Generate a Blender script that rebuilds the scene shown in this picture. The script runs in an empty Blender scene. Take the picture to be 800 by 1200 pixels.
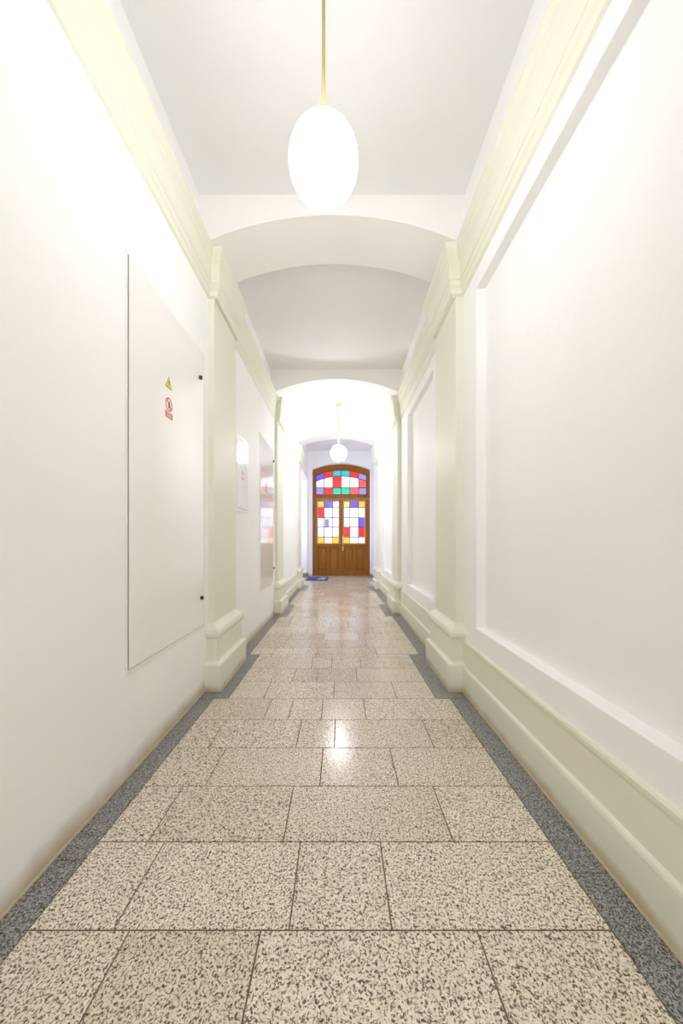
import bpy, bmesh, math, random
from mathutils import Vector
random.seed(7)
H = 1.2            # eye height in metres; every measure below is written in eye heights and scaled by H
C = bpy.context.scene.collection

# ------------------------------------------------------------------ materials
def newmat(name):
    m = bpy.data.materials.new(name); m.use_nodes = True
    nt = m.node_tree
    b = nt.nodes['Principled BSDF']
    return m, nt, b
def nd(nt, t, **kw):
    n = nt.nodes.new(t)
    for k, v in kw.items():
        if k.startswith('i_'): n.inputs[k[2:].replace('_', ' ')].default_value = v
        else: setattr(n, k, v)
    return n
def ramp(nt, stops, interp='LINEAR'):
    r = nt.nodes.new('ShaderNodeValToRGB'); r.color_ramp.interpolation = interp
    e = r.color_ramp.elements
    while len(e) < len(stops): e.new(0.5)
    for i, (p, c) in enumerate(stops):
        e[i].position = p; e[i].color = (*c, 1) if len(c) == 3 else c
    return r
def plain(name, col, rough=.5, metal=0, coat=0, spec=.5):
    m, nt, b = newmat(name)
    b.inputs['Base Color'].default_value = (*col, 1); b.inputs['Roughness'].default_value = rough
    b.inputs['Metallic'].default_value = metal; b.inputs['Coat Weight'].default_value = coat
    b.inputs['Specular IOR Level'].default_value = spec
    return m
def plaster(name, col, rough=.6, stain=None, stain_h=.05, stain_amt=.8, bump=.15, spec=.3):
    """painted plaster; stain = colour of the damp dirt line that creeps up from the floor"""
    m, nt, b = newmat(name)
    g = nd(nt, 'ShaderNodeNewGeometry')
    n1 = nd(nt, 'ShaderNodeTexNoise', i_Scale=1.3, i_Detail=3.0)
    nt.links.new(g.outputs['Position'], n1.inputs['Vector'])
    d = tuple(c * .97 for c in col)
    r1 = ramp(nt, [(.3, d), (.7, col)]); nt.links.new(n1.outputs['Fac'], r1.inputs[0])
    last = r1.outputs[0]
    if stain:
        sp = nd(nt, 'ShaderNodeSeparateXYZ'); nt.links.new(g.outputs['Position'], sp.inputs[0])
        n2 = nd(nt, 'ShaderNodeTexNoise', i_Scale=5.0, i_Detail=4.0)
        nt.links.new(g.outputs['Position'], n2.inputs['Vector'])
        ma = nd(nt, 'ShaderNodeMath', operation='MULTIPLY_ADD'); nt.links.new(n2.outputs['Fac'], ma.inputs[0])
        ma.inputs[1].default_value = -stain_h * 1.3; nt.links.new(sp.outputs['Z'], ma.inputs[2])
        mr = nd(nt, 'ShaderNodeMapRange'); nt.links.new(ma.outputs[0], mr.inputs['Value'])
        mr.inputs['From Min'].default_value = -stain_h * .8; mr.inputs['From Max'].default_value = stain_h * .55
        mr.inputs['To Min'].default_value = stain_amt; mr.inputs['To Max'].default_value = 0
        mx = nd(nt, 'ShaderNodeMix', data_type='RGBA')
        nt.links.new(mr.outputs[0], mx.inputs['Factor']); nt.links.new(last, mx.inputs['A'])
        mx.inputs['B'].default_value = (*stain, 1); last = mx.outputs['Result']
    nt.links.new(last, b.inputs['Base Color'])
    b.inputs['Roughness'].default_value = rough; b.inputs['Specular IOR Level'].default_value = spec
    n3 = nd(nt, 'ShaderNodeTexNoise', i_Scale=9.0, i_Detail=5.0)
    nt.links.new(g.outputs['Position'], n3.inputs['Vector'])
    bp = nd(nt, 'ShaderNodeBump', i_Strength=bump, i_Distance=.02)
    nt.links.new(n3.outputs['Fac'], bp.inputs['Height']); nt.links.new(bp.outputs[0], b.inputs['Normal'])
    return m
def granite(name, light, mid, dark, scale, cover, rough, tone=True):
    m, nt, b = newmat(name)
    g = nd(nt, 'ShaderNodeNewGeometry')
    at = nd(nt, 'ShaderNodeAttribute', attribute_name='slab')
    sc = nd(nt, 'ShaderNodeVectorMath', operation='SCALE'); sc.inputs[3].default_value = 40
    nt.links.new(at.outputs['Vector'], sc.inputs[0])
    add = nd(nt, 'ShaderNodeVectorMath', operation='ADD')
    nt.links.new(g.outputs['Position'], add.inputs[0]); nt.links.new(sc.outputs[0], add.inputs[1])
    n1 = nd(nt, 'ShaderNodeTexNoise', i_Scale=scale, i_Detail=4.0, i_Roughness=.62, i_Distortion=.6)
    nt.links.new(add.outputs[0], n1.inputs['Vector'])
    n2 = nd(nt, 'ShaderNodeTexNoise', i_Scale=scale * .45, i_Detail=3.0)
    nt.links.new(add.outputs[0], n2.inputs['Vector'])
    r = ramp(nt, [(cover - .06, dark), (cover - .005, mid), (cover + .035, light), (1, light)])
    nt.links.new(n1.outputs['Fac'], r.inputs[0])
    r2 = ramp(nt, [(.35, (.84, .82, .80)), (.62, (1, 1, 1))]); nt.links.new(n2.outputs['Fac'], r2.inputs[0])
    mu = nd(nt, 'ShaderNodeMix', data_type='RGBA', blend_type='MULTIPLY'); mu.inputs['Factor'].default_value = 1
    nt.links.new(r.outputs[0], mu.inputs['A']); nt.links.new(r2.outputs[0], mu.inputs['B'])
    last = mu.outputs['Result']
    if tone:
        sp = nd(nt, 'ShaderNodeSeparateXYZ'); nt.links.new(at.outputs['Vector'], sp.inputs[0])
        r3 = ramp(nt, [(0, (.86, .84, .80)), (1, (1.0, 1.0, 1.0))]); nt.links.new(sp.outputs['X'], r3.inputs[0])
        m2 = nd(nt, 'ShaderNodeMix', data_type='RGBA', blend_type='MULTIPLY'); m2.inputs['Factor'].default_value = 1
        nt.links.new(last, m2.inputs['A']); nt.links.new(r3.outputs[0], m2.inputs['B']); last = m2.outputs['Result']
    nt.links.new(last, b.inputs['Base Color'])
    rr = nd(nt, 'ShaderNodeMapRange'); nt.links.new(n2.outputs['Fac'], rr.inputs['Value'])
    rr.inputs['To Min'].default_value = rough - .03; rr.inputs['To Max'].default_value = rough + .05
    nt.links.new(rr.outputs[0], b.inputs['Roughness'])
    b.inputs['Specular IOR Level'].default_value = .55
    bp = nd(nt, 'ShaderNodeBump', i_Strength=.03, i_Distance=.003)
    nt.links.new(n2.outputs['Fac'], bp.inputs['Height']); nt.links.new(bp.outputs[0], b.inputs['Normal'])
    return m
def wood(name, a, c, rough=.35):
    m, nt, b = newmat(name)
    g = nd(nt, 'ShaderNodeNewGeometry')
    mp = nd(nt, 'ShaderNodeMapping'); mp.inputs['Scale'].default_value = (14, 14, 1.1)
    nt.links.new(g.outputs['Position'], mp.inputs[0])
    n = nd(nt, 'ShaderNodeTexNoise', i_Scale=2.2, i_Detail=5.0, i_Distortion=.8)
    nt.links.new(mp.outputs[0], n.inputs['Vector'])
    r = ramp(nt, [(.3, a), (.7, c)]); nt.links.new(n.outputs['Fac'], r.inputs[0])
    nt.links.new(r.outputs[0], b.inputs['Base Color']); b.inputs['Roughness'].default_value = rough
    b.inputs['Specular IOR Level'].default_value = .35
    return m
def glass(name, col, s):
    """pebbled coloured glass with daylight coming through it"""
    m, nt, b = newmat(name)
    g = nd(nt, 'ShaderNodeNewGeometry')
    n = nd(nt, 'ShaderNodeTexNoise', i_Scale=16.0, i_Detail=3.0); nt.links.new(g.outputs['Position'], n.inputs['Vector'])
    mr = nd(nt, 'ShaderNodeMapRange'); nt.links.new(n.outputs['Fac'], mr.inputs['Value'])
    mr.inputs['From Min'].default_value = .3; mr.inputs['From Max'].default_value = .7
    mr.inputs['To Min'].default_value = s * .82; mr.inputs['To Max'].default_value = s * 1.1
    b.inputs['Base Color'].default_value = (*[c * .5 for c in col], 1)
    b.inputs['Emission Color'].default_value = (*col, 1)
    nt.links.new(mr.outputs[0], b.inputs['Emission Strength'])
    b.inputs['Roughness'].default_value = .15
    bp = nd(nt, 'ShaderNodeBump', i_Strength=.3, i_Distance=.01)
    nt.links.new(n.outputs['Fac'], bp.inputs['Height']); nt.links.new(bp.outputs[0], b.inputs['Normal'])
    return m

WHITE = plaster('white_wall_paint', (.93, .93, .93), stain=(.50, .36, .18), stain_h=.085, stain_amt=.9)
CEILM = plaster('white_ceiling_paint', (.84, .84, .845))
RIBM = plaster('white_arch_paint', (.93, .925, .91))
CREAM = plaster('pale_cream_paint', (.80, .805, .675), rough=.5, bump=.1)
CREAMB = plaster('pale_cream_paint_worn_at_the_foot', (.80, .805, .675), rough=.42, stain=(.44, .30, .11), stain_h=.05, stain_amt=.85, bump=.1)
SLAB = granite('cream_granite', (.90, .825, .70), (.40, .34, .26), (.11, .09, .065), 150, .46, .185)
DARK = granite('dark_grey_granite', (.42, .42, .42), (.18, .18, .18), (.045, .045, .05), 190, .50, .35, tone=False)
GROUT = plain('grout', (.16, .125, .07), .8)
SEAL = plain('beige_sealant', (.50, .41, .27), .6)
PANEL = plain('glossy_enamel', (.90, .89, .87), .12, coat=.5)
FRAME = plain('white_enamel', (.84, .835, .82), .3)
GAP = plain('gap_shadow_brown', (.10, .075, .05), .9)
BLACK = plain('black_plastic', (.02, .02, .018), .4)
BRASS = plain('brass', (.62, .50, .20), .35, metal=.6)
STEEL = plain('steel', (.75, .74, .72), .25, metal=.9)
YEL = plain('yellow_sticker', (.80, .66, .05), .4)
RED = plain('red_sticker', (.72, .07, .06), .4)
STW = plain('white_sticker', (.85, .82, .80), .4)
WOODM = wood('varnished_oak', (.235, .078, .004), (.345, .135, .008))
WOODL = wood('varnished_oak_moulding', (.50, .27, .09), (.62, .36, .14))
LEAD = plain('lead_came', (.05, .045, .05), .5)
MATB = plain('blue_mat_pile', (.02, .075, .24), .9)
MATW = plain('pale_mat_pile', (.50, .60, .72), .9)
SKIRT = plain('grey_stone_skirting', (.20, .21, .22), .35)
GL = {'W': glass('clear_pebbled_glass', (.78, .83, 1.0), .46), 'Y': glass('amber_glass', (1.0, .46, .04), .40),
      'B': glass('violet_blue_glass', (.12, .08, .72), .42), 'R': glass('red_glass', (.80, .025, .03), .42),
      'T': glass('teal_glass', (.04, .38, .44), .42), 'G': glass('green_glass', (.02, .44, .28), .42),
      'L': glass('light_blue_glass', (.24, .22, .85), .42), 'K': glass('pale_red_glass', (.85, .10, .10), .42),
      'V': glass('greyed_violet_glass', (.20, .17, .42), .40)}
def lampmat(name, s):
    m, nt, b = newmat(name)
    b.inputs['Base Color'].default_value = (.9, .9, .88, 1); b.inputs['Roughness'].default_value = .3
    b.inputs['Emission Color'].default_value = (.975, .955, 1.0, 1); b.inputs['Emission Strength'].default_value = s
    return m
GLOBES = {k: lampmat('lit_opal_glass', v) for k, v in (('near', 6.8), ('far', 16.5), ('back', 17.5))}

# ------------------------------------------------------------------ mesh helpers
def obj(name, bm, mats, parent=None, kind=None, smooth=False, bevel=0, merge=True):
    if merge: bmesh.ops.remove_doubles(bm, verts=bm.verts, dist=1e-5)
    bmesh.ops.recalc_face_normals(bm, faces=bm.faces)
    me = bpy.data.meshes.new(name); bm.to_mesh(me); bm.free()
    for m in (mats if isinstance(mats, (list, tuple)) else [mats]): me.materials.append(m)
    if smooth:
        for p in me.polygons: p.use_smooth = True
    o = bpy.data.objects.new(name, me); C.objects.link(o)
    if parent: o.parent = parent
    if kind: o['kind'] = kind
    if bevel:
        md = o.modifiers.new('bevel', 'BEVEL'); md.width = bevel; md.segments = 2; md.limit_method = 'ANGLE'
    return o
def empty(name, loc=(0, 0, 0), **props):
    o = bpy.data.objects.new(name, None); C.objects.link(o); o.location = loc; o.empty_display_size = .1
    for k, v in props.items(): o[k] = v
    return o
def box(bm, x0, x1, y0, y1, z0, z1, mi=0):
    v = [bm.verts.new((x, y, z)) for x in (x0, x1) for y in (y0, y1) for z in (z0, z1)]
    for f in ((0, 1, 3, 2), (4, 6, 7, 5), (0, 4, 5, 1), (2, 3, 7, 6), (0, 2, 6, 4), (1, 5, 7, 3)):
        bm.faces.new([v[i] for i in f]).material_index = mi
def prism(bm, pts, axis, a, b_, mi=0):
    """extrude a closed outline along an axis ('x': pts are y,z; 'y': pts are x,z)"""
    def P(p, t): return (t, p[0], p[1]) if axis == 'x' else (p[0], t, p[1])
    A = [bm.verts.new(P(p, a)) for p in pts]; B = [bm.verts.new(P(p, b_)) for p in pts]
    n = len(pts)
    bm.faces.new(A).material_index = mi; bm.faces.new(B[::-1]).material_index = mi
    for i in range(n):
        bm.faces.new((A[i], B[i], B[(i + 1) % n], A[(i + 1) % n])).material_index = mi
def lathe(bm, prof, cx, cy, seg=32, mi=0):
    rings = []
    for r, z in prof:
        rings.append([bm.verts.new((cx + r * math.cos(2 * math.pi * k / seg), cy + r * math.sin(2 * math.pi * k / seg), z)) for k in range(seg)] if r > 1e-5 else [bm.verts.new((cx, cy, z))])
    for a, b_ in zip(rings, rings[1:]):
        for k in range(seg):
            k2 = (k + 1) % seg
            if len(a) == 1 and len(b_) == 1: continue
            if len(a) == 1: f = (a[0], b_[k], b_[k2])
            elif len(b_) == 1: f = (a[k], a[k2], b_[0])
            else: f = (a[k], a[k2], b_[k2], b_[k])
            bm.faces.new(f).material_index = mi
def sweep(bm, path, prof, side, mi=0):
    """run a moulding (offset, height) along a plan path with mitred corners; side = +1 / -1 is the way it sticks out"""
    n = len(path); offs = []
    for i in range(n):
        ns = []
        for a, b_ in ((i - 1, i), (i, i + 1)):
            if a < 0 or b_ >= n: continue
            d = Vector((path[b_][0] - path[a][0], path[b_][1] - path[a][1])).normalized()
            ns.append(Vector((d.y, -d.x)) * side)
        if len(ns) == 2: m = ns[0] + ns[1]; m = m / m.dot(ns[0])
        else: m = ns[0]
        offs.append(m)
    cols = [[bm.verts.new((path[i][0] + offs[i].x * p, path[i][1] + offs[i].y * p, z)) for p, z in prof] for i in range(n)]
    for i in range(n - 1):
        for j in range(len(prof) - 1):
            bm.faces.new((cols[i][j], cols[i][j + 1], cols[i + 1][j + 1], cols[i + 1][j])).material_index = mi
    for c in (cols[0], cols[-1]):
        bm.faces.new(c).material_index = mi
def stepped(bm, us, vs, depth, place):
    """a wall or ceiling made of flat cells at different depths, with the returns between them"""
    g = [[depth((us[i] + us[i + 1]) / 2, (vs[j] + vs[j + 1]) / 2) for j in range(len(vs) - 1)] for i in range(len(us) - 1)]
    def q(*p): bm.faces.new([bm.verts.new(place(*t)) for t in p])
    for i in range(len(us) - 1):
        for j in range(len(vs) - 1):
            d = g[i][j]
            q((us[i], vs[j], d), (us[i + 1], vs[j], d), (us[i + 1], vs[j + 1], d), (us[i], vs[j + 1], d))
            if i + 1 < len(us) - 1 and abs(g[i + 1][j] - d) > 1e-6:
                e = g[i + 1][j]; q((us[i + 1], vs[j], d), (us[i + 1], vs[j], e), (us[i + 1], vs[j + 1], e), (us[i + 1], vs[j + 1], d))
            if j + 1 < len(vs) - 1 and abs(g[i][j + 1] - d) > 1e-6:
                e = g[i][j + 1]; q((us[i], vs[j + 1], d), (us[i + 1], vs[j + 1], d), (us[i + 1], vs[j + 1], e), (us[i], vs[j + 1], e))

# ------------------------------------------------------------------ plan (eye heights)
PER = 2.28
SH0, SH1 = 2.245, 2.715            # pilaster shaft, near and far edge
WL, WR = -.90, .84                 # wall faces
SL, SR = -.862, .788               # shaft faces
KS = [-1, 0, 1, 2]                 # pilaster pairs
Y_END, Y_DOORW, Y_DOOR = -4.3, 9.30, 9.45
Z_CEIL, Z_CEIL_V = 3.37, 3.55
ZC0, ZC1 = 2.66, 2.97              # cornice
# walls
ULX, URX = -.965, .85
def left_depth(y, z):
    if y > 7.40 and y < 9.12 and z < 2.71: return -1.9          # opening to the side passage
    if z > 2.94 and y < 7.0: return ULX
    return WL if y < 7.0 else -.915
bm = bmesh.new()
stepped(bm, [Y_END, 7.0, 7.40, 9.12, 9.6], [0, 2.71, 2.94, 3.6], left_depth, lambda u, v, d: (d * H, u * H, v * H))
obj('wall_left', bm, WHITE, kind='structure', bevel=.008)
REC = [(-4.0, -2.54), (-1.8, -.27), (.72, 2.03), (2.98, 4.10), (5.26, 6.38)]
def right_depth(y, z):
    if any(a < y < b for a, b in REC) and 0.46 < z < 2.56: return WR + .055
    if z > 2.94 and y < 7.0: return URX
    return WR if y < 7.0 else .872
bm = bmesh.new()
us = sorted({Y_END, 7.0, 9.6, *[t for r in REC for t in r]})
stepped(bm, us, [0, 0.46, 2.56, 2.94, 3.6], right_depth, lambda u, v, d: (d * H, u * H, v * H))
obj('wall_right', bm, WHITE, kind='structure', bevel=.008)
bm = bmesh.new()
box(bm, -2 * H, 1.3 * H, (Y_END - .2) * H, Y_END * H, -.05, 3.7 * H)
obj('wall_back', bm, WHITE, kind='structure')

# ceiling, a flat field in each bay
bm = bmesh.new()
stepped(bm, [-2.1, 1.2], [Y_END - .1, 6.95, 9.7], lambda u, v: Z_CEIL if v < 6.95 else Z_CEIL_V, lambda u, v, d: (u * H, v * H, d * H))
obj('ceiling', bm, CEILM, kind='structure')
# arches between the bays
def arc_z(x, cx=-.052, zc=3.235, R=2.15): return zc - (R - math.sqrt(max(R * R - (x - cx) ** 2, 0)))
for n, k in enumerate(KS):
    bm = bmesh.new()
    N = 40; xs = [-.98 + (.88 + .98) * i / N for i in range(N + 1)]
    pts = [(x * H, arc_z(x) * H) for x in xs] + [(.88 * H, 3.52 * H), (-.98 * H, 3.52 * H)]
    y0 = SH0 + .005 + PER * k
    prism(bm, pts, 'y', y0 * H, (y0 + .405) * H)
    o = obj('ceiling_arch', bm, RIBM, kind='structure', bevel=.006)

# cornices: one moulding per side, breaking forward round each pilaster
def side_path(w, s, g=0, y0=Y_END, y1=7.0):
    p = [(w * H, y0 * H)]
    for k in KS:
        a, b_ = SH0 + PER * k - g, SH1 + PER * k + g
        p += [(w * H, a * H), (s * H, a * H), (s * H, b_ * H), (w * H, b_ * H)]
    return p + [(w * H, y1 * H)]
def cornice(name, w, s, prof, side, back):
    bm = bmesh.new()
    pf = [(-.03, ZC0 - .0)] + prof + [(back, prof[-1][1] + .004), (back, ZC0 + .02)]
    sweep(bm, side_path(w, s), [(p * H, z * H) for p, z in pf], side)
    obj(name, bm, CREAM, kind='structure')
profL = [(.000, 2.655), (.012, 2.665), (.015, 2.70), (.022, 2.712), (.022, 2.745), (.026, 2.75), (.028, 2.84), (.033, 2.865), (.042, 2.885),
         (.042, 2.905), (.047, 2.915), (.055, 2.94), (.055, 2.965)]
profR = [(.000, 2.67), (.014, 2.68), (.018, 2.715), (.028, 2.728), (.028, 2.76), (.034, 2.765), (.037, 2.855), (.045, 2.88), (.058, 2.90),
         (.058, 2.92), (.064, 2.93), (.074, 2.955), (.074, 2.98)]
cornice('trim_1', WL, SL - (-.02), profL, 1, -.05)
cornice('trim_2', WR, SR - .02, profR, -1, -.03)

# pilasters
base_prof = [(.066, 0), (.066, .170), (.062, .178), (.040, .186), (.036, .196), (.036, .338), (.040, .344), (.046, .350), (.052, .362), (.052, .382),
             (.044, .402), (.026, .420), (.008, .432), (.004, .440)]
def pilaster(w, s, k, side, word):
    y0, y1 = SH0 + PER * k, SH1 + PER * k
    root = empty('pilaster', (w * H, (y0 + y1) / 2 * H, 0), kind='structure')
    ox, oy = w * H, (y0 + y1) / 2 * H
    def shift(bm): bmesh.ops.translate(bm, verts=bm.verts, vec=(-ox, -oy, 0)); return bm
    path = [((w + (.03 if w > 0 else -.03)) * H, y0 * H), (s * H, y0 * H), (s * H, y1 * H), ((w + (.03 if w > 0 else -.03)) * H, y1 * H)]
    bm = bmesh.new()
    sweep(bm, path, [(p * H, z * H) for p, z in base_prof + [(-.02, .445)]], side)
    obj('pilaster_base', shift(bm), CREAMB, parent=root, bevel=.003)
    bm = bmesh.new()
    xs = sorted((s, w + (.03 if w > 0 else -.03)))
    box(bm, xs[0] * H, xs[1] * H, y0 * H, y1 * H, .42 * H, 2.70 * H)
    obj('pilaster_shaft', shift(bm), CREAM, parent=root, bevel=.006)
for k in KS:
    pilaster(WL, SL, k, 1, 'left'); pilaster(WR, SR, k, -1, 'right')

# baseboards
bprof = [(.045, 0), (.045, .150), (.040, .160), (.022, .168), (.020, .30), (.026, .315), (.026, .328), (.018, .336), (-.01, .338)]
def baseboard(name, segs, w, side, prof=bprof, mat=CREAMB):
    bm = bmesh.new()
    for a, b_ in segs: sweep(bm, [(w * H, a * H), (w * H, b_ * H)], [(p * H * .62, z * H) for p, z in prof] + [(-.01 * H, 0)], side)
    obj(name, bm, mat, kind='structure')
segs = [(Y_END, SH0 - PER)] + [(SH1 + PER * (k - 1), SH0 + PER * k) for k in (0, 1, 2)]
baseboard('baseboard_right', segs, WR, -1)
baseboard('baseboard_left', [(SH1 + PER, SH0 + 2 * PER)], WL, 1)
# grey stone skirting round the lobby in front of the door
bm = bmesh.new()
box(bm, .845 * H, .873 * H, (SH1 + 2 * PER + .07) * H, Y_DOORW * H, 0, .09 * H)
box(bm, -.93 * H, -.895 * H, 9.12 * H, 9.30 * H, 0, .11 * H)
box(bm, -1.6 * H, -.93 * H, 9.09 * H, 9.12 * H, 0, .11 * H)
obj('baseboard_lobby', bm, SKIRT, kind='structure')

# sealant bead where stone meets wall
def foot_path(w, s, y0, y1):
    g = .066
    sx = s + (g if s < 0 else -g)
    p = [(w * H, y0 * H)]
    for k in KS:
        a, b_ = SH0 + PER * k - g, SH1 + PER * k + g
        p += [(w * H, a * H), (sx * H, a * H), (sx * H, b_ * H), (w * H, b_ * H)]
    return p + [(w * H, y1 * H)]
bead = [(-.002, 0), (.007, .001), (.005, .006), (-.002, .010)]
for nm, w, s, sd in (('trim_3', WL, SL, 1), ('trim_4', WR - .045 * .62, SR, -1)):
    bm = bmesh.new(); sweep(bm, foot_path(w, s, Y_END, 7.39), bead, sd); obj(nm, bm, SEAL, kind='structure')

# ------------------------------------------------------------------ floor
TL, TR = -.803, .698               # edge of the cream slabs in the bays
JL, JR = -.710, .606               # and beside the pilasters
ROW0, ROW = .845, .2483
JOINTS = {-1: [-.541, -.204, .351], 0: [-.584, -.132, .133], 1: [-.64, -.19, .377], 2: [-.552, -.083, .239], 3: [-.641, -.215, -.028, .456],
          4: [-.431, -.294, -.107, .146], 5: [-.49, -.043, .361], 6: [-.344, -.167, .122], 7: [-.23, -.07, .166], 8: [-.6, -.21, .32], 9: [-.54, -.134, .256]}
jogs = [(2.087 + PER * k, 2.905 + PER * k) for k in KS]
fbm = bmesh.new(); lay = fbm.verts.layers.float_vector.new('slab')
def slab(bm, lay, x0, x1, y0, y1, mi, g=.0024, seed=None):
    if x1 - x0 < .01 or y1 - y0 < .01: return
    seed = seed or (random.random(), random.random(), random.random())
    n0 = len(bm.verts)
    x0 += g; x1 -= g; y0 += g; y1 -= g; c = .0012
    top = [(x0 + c, y0 + c), (x1 - c, y0 + c), (x1 - c, y1 - c), (x0 + c, y1 - c)]
    bot = [(x0, y0), (x1, y0), (x1, y1), (x0, y1)]
    T = [bm.verts.new((*p, 0)) for p in top]; M = [bm.verts.new((*p, -c)) for p in bot]; B = [bm.verts.new((*p, -.006)) for p in bot]
    bm.faces.new(T).material_index = mi
    for U, V in ((T, M), (M, B)):
        for i in range(4): bm.faces.new((U[i], V[i], V[(i + 1) % 4], U[(i + 1) % 4])).material_index = mi
    for v in T + M + B: v[lay] = seed
r = math.floor((Y_END - ROW0) / ROW)
while ROW0 + r * ROW < 9.45:
    ya, yb = max(ROW0 + r * ROW, Y_END), min(ROW0 + (r + 1) * ROW, 9.6)
    if r in JOINTS: js = JOINTS[r]
    else:
        js = []; x = TL + random.uniform(.08, .45)
        while x < TR - .1: js.append(x); x += random.uniform(.2, .55)
    cuts = sorted({ya, yb, *[t for j in jogs for t in j if ya + .02 < t < yb - .02]})
    xs = [None] + js + [None]
    for a, b_ in zip(xs, xs[1:]):
        seed = (random.random(), random.random(), random.random())
        for c0, c1 in zip(cuts, cuts[1:]):
            m = (c0 + c1) / 2; inj = any(p < m < q for p, q in jogs)
            lo, hi = (JL, JR) if inj else (TL, TR)
            if m > 7.5: lo, hi = -2.0, .88
            A = lo if a is None else max(a, lo); B_ = hi if b_ is None else min(b_, hi)
            slab(fbm, lay, A * H, B_ * H, c0 * H, c1 * H, 0, seed=seed)
    r += 1
n0 = len(fbm.verts)
bx = [(-2.1 * H, Y_END * H), (1.1 * H, Y_END * H), (1.1 * H, 9.7 * H), (-2.1 * H, 9.7 * H)]
fbm.faces.new([fbm.verts.new((*p, -.0028)) for p in bx]).material_index = 1
obj('floor', fbm, [SLAB, GROUT], kind='structure', merge=False)
bbm = bmesh.new(); blay = bbm.verts.layers.float_vector.new('slab')
for w, t, j in ((WL - .01, TL, JL), (TR, WR + .0, JR)):
    left = w < 0
    ys = sorted({Y_END, 7.43, *[q for p in jogs for q in p]})
    for a, b_ in zip(ys, ys[1:]):
        if b_ > 7.5: b_ = 7.5
        m = (a + b_) / 2; inj = any(p < m < q for p, q in jogs)
        if left: x0, x1 = WL - .01, (JL if inj else TL)
        else: x0, x1 = (JR if inj else TR), WR + .01
        n = 1 if inj else max(1, round((b_ - a) / .62))
        # the joint that shows in the nearest bay
        st = [a + (b_ - a) * i / n for i in range(n + 1)]
        if abs(b_ - 2.087) < .01: st = [a, 1.03, b_] if left else [a, .99, b_]
        for p, q in zip(st, st[1:]): slab(bbm, blay, x0 * H, x1 * H, p * H, q * H, 0)
obj('floor_border', bbm, DARK, kind='structure', merge=False)

# ------------------------------------------------------------------ end wall with the arched door
U = Y_DOOR / 385.0
def dx(px): return (px - 398.5) * U * H
def dz(py): return max(((634 - py) * U + 1) * H, 0)
def arc3(xl, xr, yl, yc, n=24):
    """segmental arch in photo pixels on the door plane, returned in metres, from left to right"""
    hc = (xr - xl) / 2; s = yl - yc; R = (hc * hc + s * s) / (2 * s); cx = (xl + xr) / 2
    out = []
    for i in range(n + 1):
        x = xl + (xr - xl) * i / n
        out.append((dx(x), dz(yc + R - math.sqrt(R * R - (x - cx) ** 2))))
    return out
outer = arc3(366.3, 433.0, 551.3, 544.2)
bm = bmesh.new()
y0, y1 = Y_DOORW * H, (Y_DOOR + .16) * H
XL, XR, ZT = -1.0 * H, 1.0 * H, 3.65 * H
q = outer
prism(bm, [(XL, -.05), (dx(366.3), -.05), q[0], (XL, q[0][1])], 'y', y0, y1)
prism(bm, [(dx(433.0), -.05), (XR, -.05), (XR, q[-1][1]), q[-1]], 'y', y0, y1)
for a, b_ in zip(q, q[1:]): prism(bm, [a, b_, (b_[0], ZT), (a[0], ZT)], 'y', y0, y1)
prism(bm, [(XL, q[0][1]), q[0], (q[0][0], ZT), (XL, ZT)], 'y', y0, y1)
prism(bm, [q[-1], (XR, q[-1][1]), (XR, ZT), (q[-1][0], ZT)], 'y', y0, y1)
obj('wall_front', bm, WHITE, kind='structure', merge=False)

YD = Y_DOOR * H
door = empty('door_1', (dx(399.6), YD, 0), kind='structure', label='arched wooden double door with stained glass at the end of the corridor')
def rel(bm): bmesh.ops.translate(bm, verts=bm.verts, vec=(-dx(399.6), -YD, 0)); return bm
# fixed frame
bm = bmesh.new()
box(bm, dx(366.3), dx(369.9), YD - .01, YD + .10, 0, dz(584))
box(bm, dx(431.9), dx(433.0), YD - .01, YD + .10, 0, dz(584))
box(bm, dx(366.3), dx(433.0), YD - .015, YD + .10, dz(584.6), dz(580.6))
box(bm, dx(366.3), dx(433.0), YD - .035, YD + .0, dz(583.0), dz(581.6))
inn = arc3(369.0, 430.4, 557.3, 549.8)
for i in range(len(outer) - 1):
    bo = [outer[i], outer[i + 1], inn[i + 1], inn[i]]
    prism(bm, bo, 'y', YD - .01, YD + .10)
box(bm, dx(366.3), dx(369.4), YD - .008, YD + .1, dz(582), dz(552.4)); box(bm, dx(430.2), dx(433), YD - .008, YD + .1, dz(582), dz(552.4))
obj('door_frame', rel(bm), WOODM, parent=door, merge=False)

def cell(bm, pts, mi, y=None):
    y = YD + .045 if y is None else y
    prism(bm, pts, 'y', y, y + .008, mi)
keys = list(GL.keys()); GLM = [GL[k] for k in keys]
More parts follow.
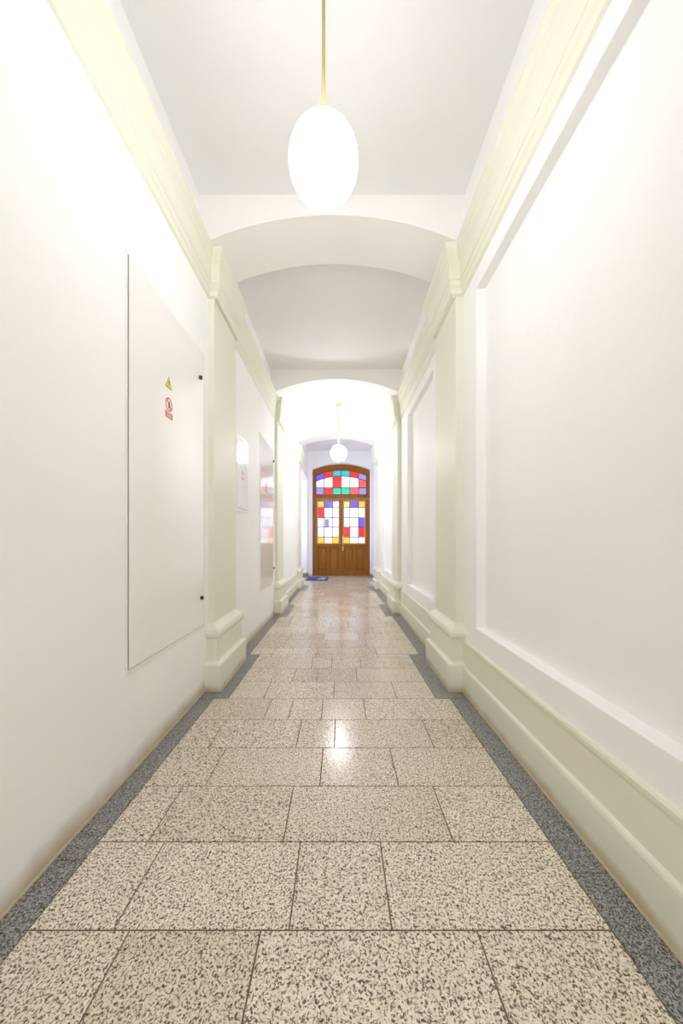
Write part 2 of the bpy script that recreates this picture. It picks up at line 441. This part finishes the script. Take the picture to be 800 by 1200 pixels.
# transom light
tr = empty('transom_window', (0, 0, 0)); tr.parent = door
gt = arc3(370.6, 428.8, 557.6, 551.4, 36); gb = arc3(370.6, 428.8, 563.6, 557.8, 36)
cx_ = [370.6, 379.3, 389.7, 399.8, 409.9, 420.2, 428.8]
def arc_at(arc, x):
    for a, b_ in zip(arc, arc[1:]):
        if a[0] - 1e-6 <= x <= b_[0] + 1e-6:
            t = (x - a[0]) / (b_[0] - a[0]); return a[1] + (b_[1] - a[1]) * t
    return arc[-1][1]
bm = bmesh.new()
for c in range(6):
    xa, xb = dx(cx_[c]), dx(cx_[c + 1]); xs = [xa + (xb - xa) * i / 5 for i in range(6)]
    for row, col in enumerate(('BRTTRL', 'WWRWWK', 'LRGGKL')):
        if row == 0: up = [(x, arc_at(gt, x)) for x in xs]; lo = [(x, arc_at(gb, x)) for x in xs]
        elif row == 1: up = [(x, arc_at(gb, x)) for x in xs]; lo = [(x, dz(571.4)) for x in xs]
        else: up = [(x, dz(571.4)) for x in xs]; lo = [(x, dz(578.9)) for x in xs]
        cell(bm, up + lo[::-1], keys.index(col[c]))
g = obj('stained_glass', rel(bm), GLM, parent=tr, merge=False); g['label'] = 'arched band of red, blue, green and clear glass'
bm = bmesh.new()
hw = .013
for x in cx_[1:-1]: box(bm, dx(x) - hw, dx(x) + hw, YD + .03, YD + .044, dz(579), arc_at(gt, dx(x)))
box(bm, dx(370.6), dx(428.8), YD + .03, YD + .044, dz(571.4) - hw, dz(571.4) + hw)
for a, b_ in zip(gb, gb[1:]): prism(bm, [(a[0], a[1] - hw), (b_[0], b_[1] - hw), (b_[0], b_[1] + hw), (a[0], a[1] + hw)], 'y', YD + .031, YD + .0435)
obj('glazing_bars', rel(bm), LEAD, parent=tr, merge=False)
bm = bmesh.new()
o2 = arc3(369.2, 430.2, 556.8, 549.9, 36)
for i in range(36): prism(bm, [o2[i], o2[i + 1], gt[i + 1], gt[i]], 'y', YD + .012, YD + .05)
box(bm, dx(369.2), dx(370.6), YD + .012, YD + .05, dz(580.8), dz(556.8)); box(bm, dx(428.8), dx(430.2), YD + .012, YD + .05, dz(580.8), dz(556.8))
box(bm, dx(369.2), dx(430.2), YD + .012, YD + .05, dz(580.8), dz(578.9))
obj('sash_frame', rel(bm), WOODM, parent=tr, merge=False)

def leaf(xa, xb, cols, rows_col, patch, handle):
    lf = empty('door_leaf', (0, 0, 0)); lf.parent = door
    f0, f1 = YD + .0, YD + .055
    gx0, gx1 = cols[0], cols[-1]
    bm = bmesh.new()
    box(bm, dx(xa), dx(gx0) - .02, f0, f1, .012, dz(585)); box(bm, dx(gx1) + .02, dx(xb), f0, f1, .012, dz(585))
    box(bm, dx(gx0) - .021, dx(gx1) + .021, f0, f1, dz(587.4), dz(585))
    box(bm, dx(gx0) - .021, dx(gx1) + .021, f0, f1, dz(641.4), dz(636.7))
    box(bm, dx(gx0) - .021, dx(gx1) + .021, f0, f1, .012, dz(669.2))
    mid = (gx0 + gx1) / 2
    box(bm, dx(mid) - .045, dx(mid) + .045, f0, f1, dz(669.3), dz(641.3))
    box(bm, dx(gx0) - .021, dx(gx1) + .021, f0 + .028, f1, dz(669.3), dz(641.3))
    obj('leaf_frame', rel(bm), WOODM, parent=lf, merge=False, bevel=.003)
    # lower panels, raised fields
    for pa, pb in ((dx(gx0) - .02, dx(mid) - .045), (dx(mid) + .045, dx(gx1) + .02)):
        bm = bmesh.new(); z0, z1 = dz(669.2), dz(641.4)
        A = [(pa + .0, z0), (pb, z0), (pb, z1), (pa, z1)]
        def ring(m, y): return [bm.verts.new((x, y, z)) for x, z in ((pa + m, z0 + m), (pb - m, z0 + m), (pb - m, z1 - m), (pa + m, z1 - m))]
        rs = [ring(0, f0 + .001), ring(.010, f0 - .006), ring(.022, f0 + .004), ring(.030, f0 + .024), ring(.055, f0 + .024), ring(.080, f0 + .008)]
        for P, Q in zip(rs, rs[1:]):
            for i in range(4): bm.faces.new((P[i], P[(i + 1) % 4], Q[(i + 1) % 4], Q[i]))
        bm.faces.new(rs[-1])
        obj('door_panel', rel(bm), WOODM, parent=lf)
    # lighter beading round the glass and a weather moulding under it
    bm = bmesh.new()
    x0, x1, z0, z1 = dx(gx0), dx(gx1), dz(636.2), dz(587.8); w = .038
    def ringf(m, y): return [bm.verts.new((x, y, z)) for x, z in ((x0 - m, z0 - m), (x1 + m, z0 - m), (x1 + m, z1 + m), (x0 - m, z1 + m))]
    rs = [ringf(w, f0 + .002), ringf(w, f0 - .012), ringf(w * .55, f0 - .012), ringf(0, f0 + .035)]
    for P, Q in zip(rs, rs[1:]):
        for i in range(4): bm.faces.new((P[i], P[(i + 1) % 4], Q[(i + 1) % 4], Q[i]))
    b1 = obj('glazing_bead', rel(bm), WOODL, parent=lf); b1['label'] = 'lighter wooden bead round the glass'
    bm = bmesh.new()
    prism(bm, [(f0 + .01, dz(639.8)), (f0 - .035, dz(639.6)), (f0 - .03, dz(638.9)), (f0 + .01, dz(637.8))], 'x', dx(xa) + .03, dx(xb) - .03)
    obj('weather_moulding', rel(bm), WOODM, parent=lf)
    ry = [587.8, 594.7, 606.6, 617.7, 629.3, 636.2]
    bm = bmesh.new()
    for r_, rc in enumerate(rows_col):
        for c_, k in enumerate(rc):
            a, b_, t, bo = dx(cols[c_]), dx(cols[c_ + 1]), dz(ry[r_]), dz(ry[r_ + 1])
            cell(bm, [(a, bo), (b_, bo), (b_, t), (a, t)], keys.index(k))
    if patch:
        cell(bm, [(dx(patch[0]), dz(patch[3])), (dx(patch[1]), dz(patch[3])), (dx(patch[1]), dz(patch[2])), (dx(patch[0]), dz(patch[2]))], keys.index('V'), YD + .040)
    g = obj('stained_glass', rel(bm), GLM, parent=lf, merge=False); g['label'] = 'clear panes with coloured ones among them'
    bm = bmesh.new()
    for x in cols[1:-1]: box(bm, dx(x) - hw, dx(x) + hw, YD + .026, YD + .0395, dz(636.2), dz(587.8))
    for y in ry[1:-1]: box(bm, dx(gx0), dx(gx1), YD + .027, YD + .039, dz(y) - hw, dz(y) + hw)
    obj('glazing_bars', rel(bm), LEAD, parent=lf, merge=False)
    if handle:
        bm = bmesh.new(); hx = dx(401.7)
        box(bm, hx - .022, hx + .022, f0 - .006, f0, dz(645.5), dz(627.5))
        h1 = obj('handle_plate', rel(bm), BRASS, parent=lf, bevel=.004); h1['label'] = 'long brass plate'
        bm = bmesh.new()
        for zz in (dz(629.3), dz(636)): box(bm, hx - .010, hx + .010, f0 - .055, f0 - .004, zz - .012, zz + .012)
        prism(bm, [(f0 - .065, dz(636.8)), (f0 - .045, dz(636.8)), (f0 - .045, dz(628.4)), (f0 - .065, dz(628.4))], 'x', hx - .013, hx + .013)
        h2 = obj('door_handle', rel(bm), STEEL, parent=lf, bevel=.005); h2['label'] = 'bright metal pull handle'
        bm = bmesh.new(); box(bm, dx(400.0) - .022, dx(400.0) + .022, f0 - .018, f0 + .002, .02, dz(585.2))
        obj('cover_strip', rel(bm), WOODM, parent=lf, bevel=.006)
leaf(370.1, 399.9, [372.5, 379.6, 389.7, 396.3], ('YBW', 'RWW', 'WWW', 'WWW', 'YWY'), (380.4, 385.4, 608.2, 617.2), False)
leaf(400.1, 431.9, [403.1, 409.9, 420.0, 426.9], ('YBY', 'WWW', 'WWB', 'RWR', 'YWW'), None, True)
bm = bmesh.new(); box(bm, dx(366.3), dx(433), YD - .04, YD + .10, -.01, .012)
obj('door_sill', rel(bm), WOODM, parent=door)

# made-up glowing window, added to bring cool light into the passage and lobby
wx = -1.9 * H
win = empty('added_window_1', (wx, 8.25 * H, .85 * H), kind='structure', label='added glowing window, a made-up light source at the end of the side passage')
bm = bmesh.new()
W0, W1, V0, V1 = 7.62 * H, 8.88 * H, .85 * H, 2.35 * H
for a, b_, c, d in ((W0, W0 + .06, V0, V1), (W1 - .06, W1, V0, V1), (W0, W1, V0, V0 + .06), (W0, W1, V1 - .06, V1), ((W0 + W1) / 2 - .03, (W0 + W1) / 2 + .03, V0, V1), (W0, W1, V0 + 1.2, V0 + 1.25)):
    box(bm, wx + .001, wx + .05, a, b_, c, d)
bmesh.ops.translate(bm, verts=bm.verts, vec=(-wx, -8.25 * H, -.85 * H))
obj('added_window_frame', bm, FRAME, parent=win, merge=False)
bm = bmesh.new(); box(bm, wx + .001, wx + .02, W0 + .05, W1 - .05, V0 + .05, V1 - .05)
bmesh.ops.translate(bm, verts=bm.verts, vec=(-wx, -8.25 * H, -.85 * H))
obj('added_window_pane', bm, glass('added_window_glow', (.62, .70, 1.0), 1.9), parent=win)

# ------------------------------------------------------------------ pendant lamps
def pendant(x, y, zc, R, ztop, label, bulb, name='pendant_lamp'):
    root = empty(name, (x * H, y * H, ztop * H), label=label, category='lamp', group='globe pendant lamps along the corridor')
    off = ztop * H
    zc_, R_ = zc * H - off, R * H
    bm = bmesh.new(); n = 28; th0 = math.radians(14)
    prof = []
    for i in range(n + 1):
        t = th0 + (math.pi - th0) * i / n
        prof.append((R_ * math.sin(t) if i < n else 0, zc_ + R_ * math.cos(t)))
    lathe(bm, prof, 0, 0, 48)
    g = obj('globe_shade', bm, GLOBES[bulb], parent=root, smooth=True); g['label'] = 'lit white opal glass globe'
    ztopg = zc_ + R_ * math.cos(th0)
    bm = bmesh.new(); lathe(bm, [(0, ztopg + .035), (.018, ztopg + .034), (.026, ztopg + .018), (.045, ztopg + .006), (.046, ztopg - .006), (0, ztopg - .008)], 0, 0, 24)
    obj('globe_holder', bm, BRASS, parent=root, smooth=True)
    bm = bmesh.new(); lathe(bm, [(0, ztopg + .02), (.0082, ztopg + .02), (.0082, -.01), (0, -.01)], 0, 0, 16)
    obj('suspension_rod', bm, BRASS, parent=root, smooth=True)
    bm = bmesh.new(); lathe(bm, [(0, 0), (.060, 0), (.062, -.008), (.052, -.030), (.030, -.048), (.014, -.056), (0, -.056)], 0, 0, 28)
    obj('ceiling_canopy', bm, BRASS, parent=root, smooth=True)
pendant(-.067, 1.325, 2.525, .139, Z_CEIL, 'large glowing white globe lamp on a brass rod nearest the viewer', 'near')
pendant(-.027, 5.70, 2.525, .139, Z_CEIL, 'far glowing white globe lamp hanging before the wooden door', 'far')
pendant(-.06, -3.05, 2.525, .139, Z_CEIL, 'added white globe lamp, unseen behind the camera, nearest the blank end wall', 'back')  # extra lamp out of view, added to light the near end of the corridor

# ------------------------------------------------------------------ service hatches in the left wall
def yl(px): return 385 * .9 / (398.5 - px)          # depth of a pixel column on the left wall
def circ(cy, cz, r, n=28): return [(cy + r * math.cos(2 * math.pi * i / n), cz + r * math.sin(2 * math.pi * i / n)) for i in range(n)]
def ringp(bm, cy, cz, r0, r1, xa, xb, n=28):
    A = circ(cy, cz, r0, n); B = circ(cy, cz, r1, n)
    for i in range(n):
        j = (i + 1) % n; prism(bm, [A[i], A[j], B[j], B[i]], 'x', xa, xb)
def hatch(y0, y1, z0, z1, label, locks, tri, sign, group=None, gap_l=.009, frame_w=.028, plate=0):
    x = WL * H
    root = empty('service_hatch', (x, (y0 + y1) / 2 * H, z0 * H), label=label, category='hatch', group='flush service hatches in the left wall')
    ox, oy, oz = x, (y0 + y1) / 2 * H, z0 * H
    def R_(bm): bmesh.ops.translate(bm, verts=bm.verts, vec=(-ox, -oy, -oz)); return bm
    a, b_, c, d = y0 * H, y1 * H, z0 * H, z1 * H
    bm = bmesh.new(); w = frame_w
    box(bm, x - .004, x + .005, a - w * .3, a, c - w, d + w * .6); box(bm, x - .004, x + .005, b_, b_ + w, c - w, d + w * .6)
    box(bm, x - .004, x + .005, a, b_, c - w, c); box(bm, x - .004, x + .005, a, b_, d, d + w * .6)
    obj('hatch_frame', R_(bm), FRAME, parent=root)
    bm = bmesh.new(); box(bm, x - .002, x + .001, a, b_, c, d)  # dark sheet behind the door, the gap's shadow put into its colour
    o = obj('gap_shadow_sheet', R_(bm), GAP, parent=root); o['label'] = 'dark sheet coloured as the shadow in the gap round the door'
    bm = bmesh.new(); box(bm, x + .0012, x + .007, a + gap_l, b_ - .0015, c + .003, d - .0015)
    dr = obj('hatch_door', R_(bm), PANEL, parent=root, bevel=.0015)
    xf = x + .007
    for ly, lz in locks:
        bm = bmesh.new()
        prism(bm, circ(ly * H, lz * H, .014, 20), 'x', xf, xf + .006)
        prism(bm, [(ly * H - .004, lz * H - .015), (ly * H + .004, lz * H - .015), (ly * H + .005, lz * H + .013), (ly * H - .005, lz * H + .013)], 'x', xf + .005, xf + .02)
        o = obj('lock', R_(bm), BLACK, parent=dr, bevel=.001); o['label'] = 'small black turn lock'
    if tri:
        ty, tz, s = tri[0] * H, tri[1] * H, tri[2] * H
        bm = bmesh.new()
        T = [(ty - s, tz - s * .85), (ty + s, tz - s * .85), (ty, tz + s * .95)]
        prism(bm, T, 'x', xf, xf + .0008, 1)
        T2 = [(ty + (p - ty) * .86, tz - s * .06 + (q_ - tz + s * .06) * .86) for p, q_ in T]
        prism(bm, T2, 'x', xf + .0006, xf + .0014, 0)
        B = [(ty + .02 * s, tz + .45 * s), (ty - .22 * s, tz - .15 * s), (ty - .02 * s, tz - .12 * s), (ty - .06 * s, tz - .62 * s), (ty + .22 * s, tz + .02 * s), (ty + .04 * s, tz - .0 * s), (ty + .14 * s, tz + .4 * s)]
        prism(bm, B, 'x', xf + .0012, xf + .002, 1)
        o = obj('warning_sticker', R_(bm), [YEL, BLACK], parent=dr, merge=False); o['label'] = 'yellow triangle with a black bolt'
    if sign:
        sy, sz, s = sign[0] * H, sign[1] * H, sign[2] * H
        bm = bmesh.new()
        prism(bm, [(sy - s, sz - 2.0 * s), (sy + s, sz - 2.0 * s), (sy + s, sz + s), (sy - s, sz + s)], 'x', xf, xf + .0006, 1)
        ringp(bm, sy, sz, s * .78, s * .97, xf + .0005, xf + .0014)
        c_ = s * .09
        prism(bm, [(sy - s * .62 - c_, sz + s * .62 - c_), (sy + s * .62 - c_, sz - s * .62 - c_), (sy + s * .62 + c_, sz - s * .62 + c_), (sy - s * .62 + c_, sz + s * .62 + c_)], 'x', xf + .0006, xf + .0015)
        prism(bm, [(sy - .18 * s, sz - .5 * s), (sy + .3 * s, sz - .5 * s), (sy + .34 * s, sz + .2 * s), (sy + .1 * s, sz + .5 * s), (sy - .16 * s, sz + .2 * s)], 'x', xf + .0004, xf + .001, 2)
        prism(bm, [(sy - s, sz - 2.0 * s), (sy + s, sz - 2.0 * s), (sy + s, sz - 1.08 * s), (sy - s, sz - 1.08 * s)], 'x', xf + .0005, xf + .0012)
        for i, (l, r__) in enumerate(((-.75, .7), (-.6, .5), (-.75, .6))):
            zz = sz - (1.24 + .25 * i) * s
            k_ = l
            while k_ < r__:
                wd = .12 + .1 * ((i * 7 + int(k_ * 10)) % 3) / 2
                prism(bm, [(sy + k_ * s, zz - .07 * s), (sy + (k_ + wd) * s, zz - .07 * s), (sy + (k_ + wd) * s, zz + .05 * s), (sy + k_ * s, zz + .05 * s)], 'x', xf + .001, xf + .0016, 1)
                k_ += wd + .07
        o = obj('prohibition_sticker', R_(bm), [RED, STW, BLACK], parent=dr, merge=False); o['label'] = 'white sticker with a red ring over a red caption block'
    return root
hatch(1.386, 2.150, .452, 2.213, 'tall white service hatch with yellow triangle and red sticker, nearest on left wall',
      [(2.09, 2.04), (2.11, .636)], (1.715, 1.826, .034), (1.715, 1.712, .036))
hatch(2.86, 3.16, 1.29, 1.93, 'small white wall hatch with a red sticker between the two tall hatches', [], None, (3.01, 1.62, .030), gap_l=.003, frame_w=.035)
hatch(3.68, 4.41, .445, 2.205, 'tall glossy service hatch mirroring the door, farther along left wall',
      [(4.37, 2.06), (4.385, .64)], (3.97, 1.815, .034), (3.97, 1.66, .036))

# ------------------------------------------------------------------ door mat
def mat_():
    ya, yb = 8.28 * H, 9.02 * H; xa, xb = -.875 * H, -.315 * H
    root = empty('door_mat', ((xa + xb) / 2, (ya + yb) / 2, 0), label='blue doormat with pale markings lying left of the wooden door', category='doormat')
    cx, cy = (xa + xb) / 2, (ya + yb) / 2
    bm = bmesh.new(); nx, ny = 24, 16
    hx, hy = (xb - xa) / 2, (yb - ya) / 2
    box(bm, -hx, hx, -hy, hy, .0005, .010)
    obj('rubber_backing', bm, plain('dark_blue_rubber', (.015, .04, .12), .7), parent=root, bevel=.003)
    bm = bmesh.new()
    box(bm, -hx + .02, hx - .02, -hy + .02, hy - .02, .009, .016)
    obj('pile', bm, MATB, parent=root, bevel=.003)
    bm = bmesh.new()
    for x0, w, s in ((-.02, .09, .12), (.12, .06, .10), (.19, .05, -.06)):
        v = [(x0, -hy * .5), (x0 + w, -hy * .5), (x0 + w + s, hy * .5), (x0 + s, hy * .5)]
        lo = [bm.verts.new((p[0], p[1], .0155)) for p in v]; up = [bm.verts.new((p[0], p[1], .0175)) for p in v]
        bm.faces.new(up); bm.faces.new(lo)
        for i in range(4): bm.faces.new((lo[i], lo[(i + 1) % 4], up[(i + 1) % 4], up[i]))
    o = obj('pale_marking', bm, MATW, parent=root); o['label'] = 'pale slanting marks'
mat_()

# ------------------------------------------------------------------ world, camera, view
w = bpy.data.worlds.new('World'); bpy.context.scene.world = w; w.use_nodes = True
w.node_tree.nodes['Background'].inputs[0].default_value = (.75, .85, 1, 1); w.node_tree.nodes['Background'].inputs[1].default_value = .5
cam = bpy.data.cameras.new('camera'); co = bpy.data.objects.new('camera', cam); C.objects.link(co)
co.location = (0, 0, H); co.rotation_euler = (math.pi / 2, 0, 0)
cam.sensor_fit = 'AUTO'; cam.sensor_width = 36; cam.lens = 385 / 1200 * 36
cam.shift_x = 1.5 / 1200; cam.shift_y = 34 / 1200; cam.clip_start = .02; cam.clip_end = 60
sc = bpy.context.scene; sc.camera = co
sc.view_settings.view_transform = 'Standard'; sc.view_settings.look = 'None'
sc.view_settings.gamma = 1; sc.view_settings.use_curve_mapping = False
sc.view_settings.exposure = 1.68
sc.cycles.max_bounces = 16; sc.cycles.diffuse_bounces = 14; sc.cycles.glossy_bounces = 5
sc.cycles.sample_clamp_indirect = 8; sc.cycles.use_denoising = True
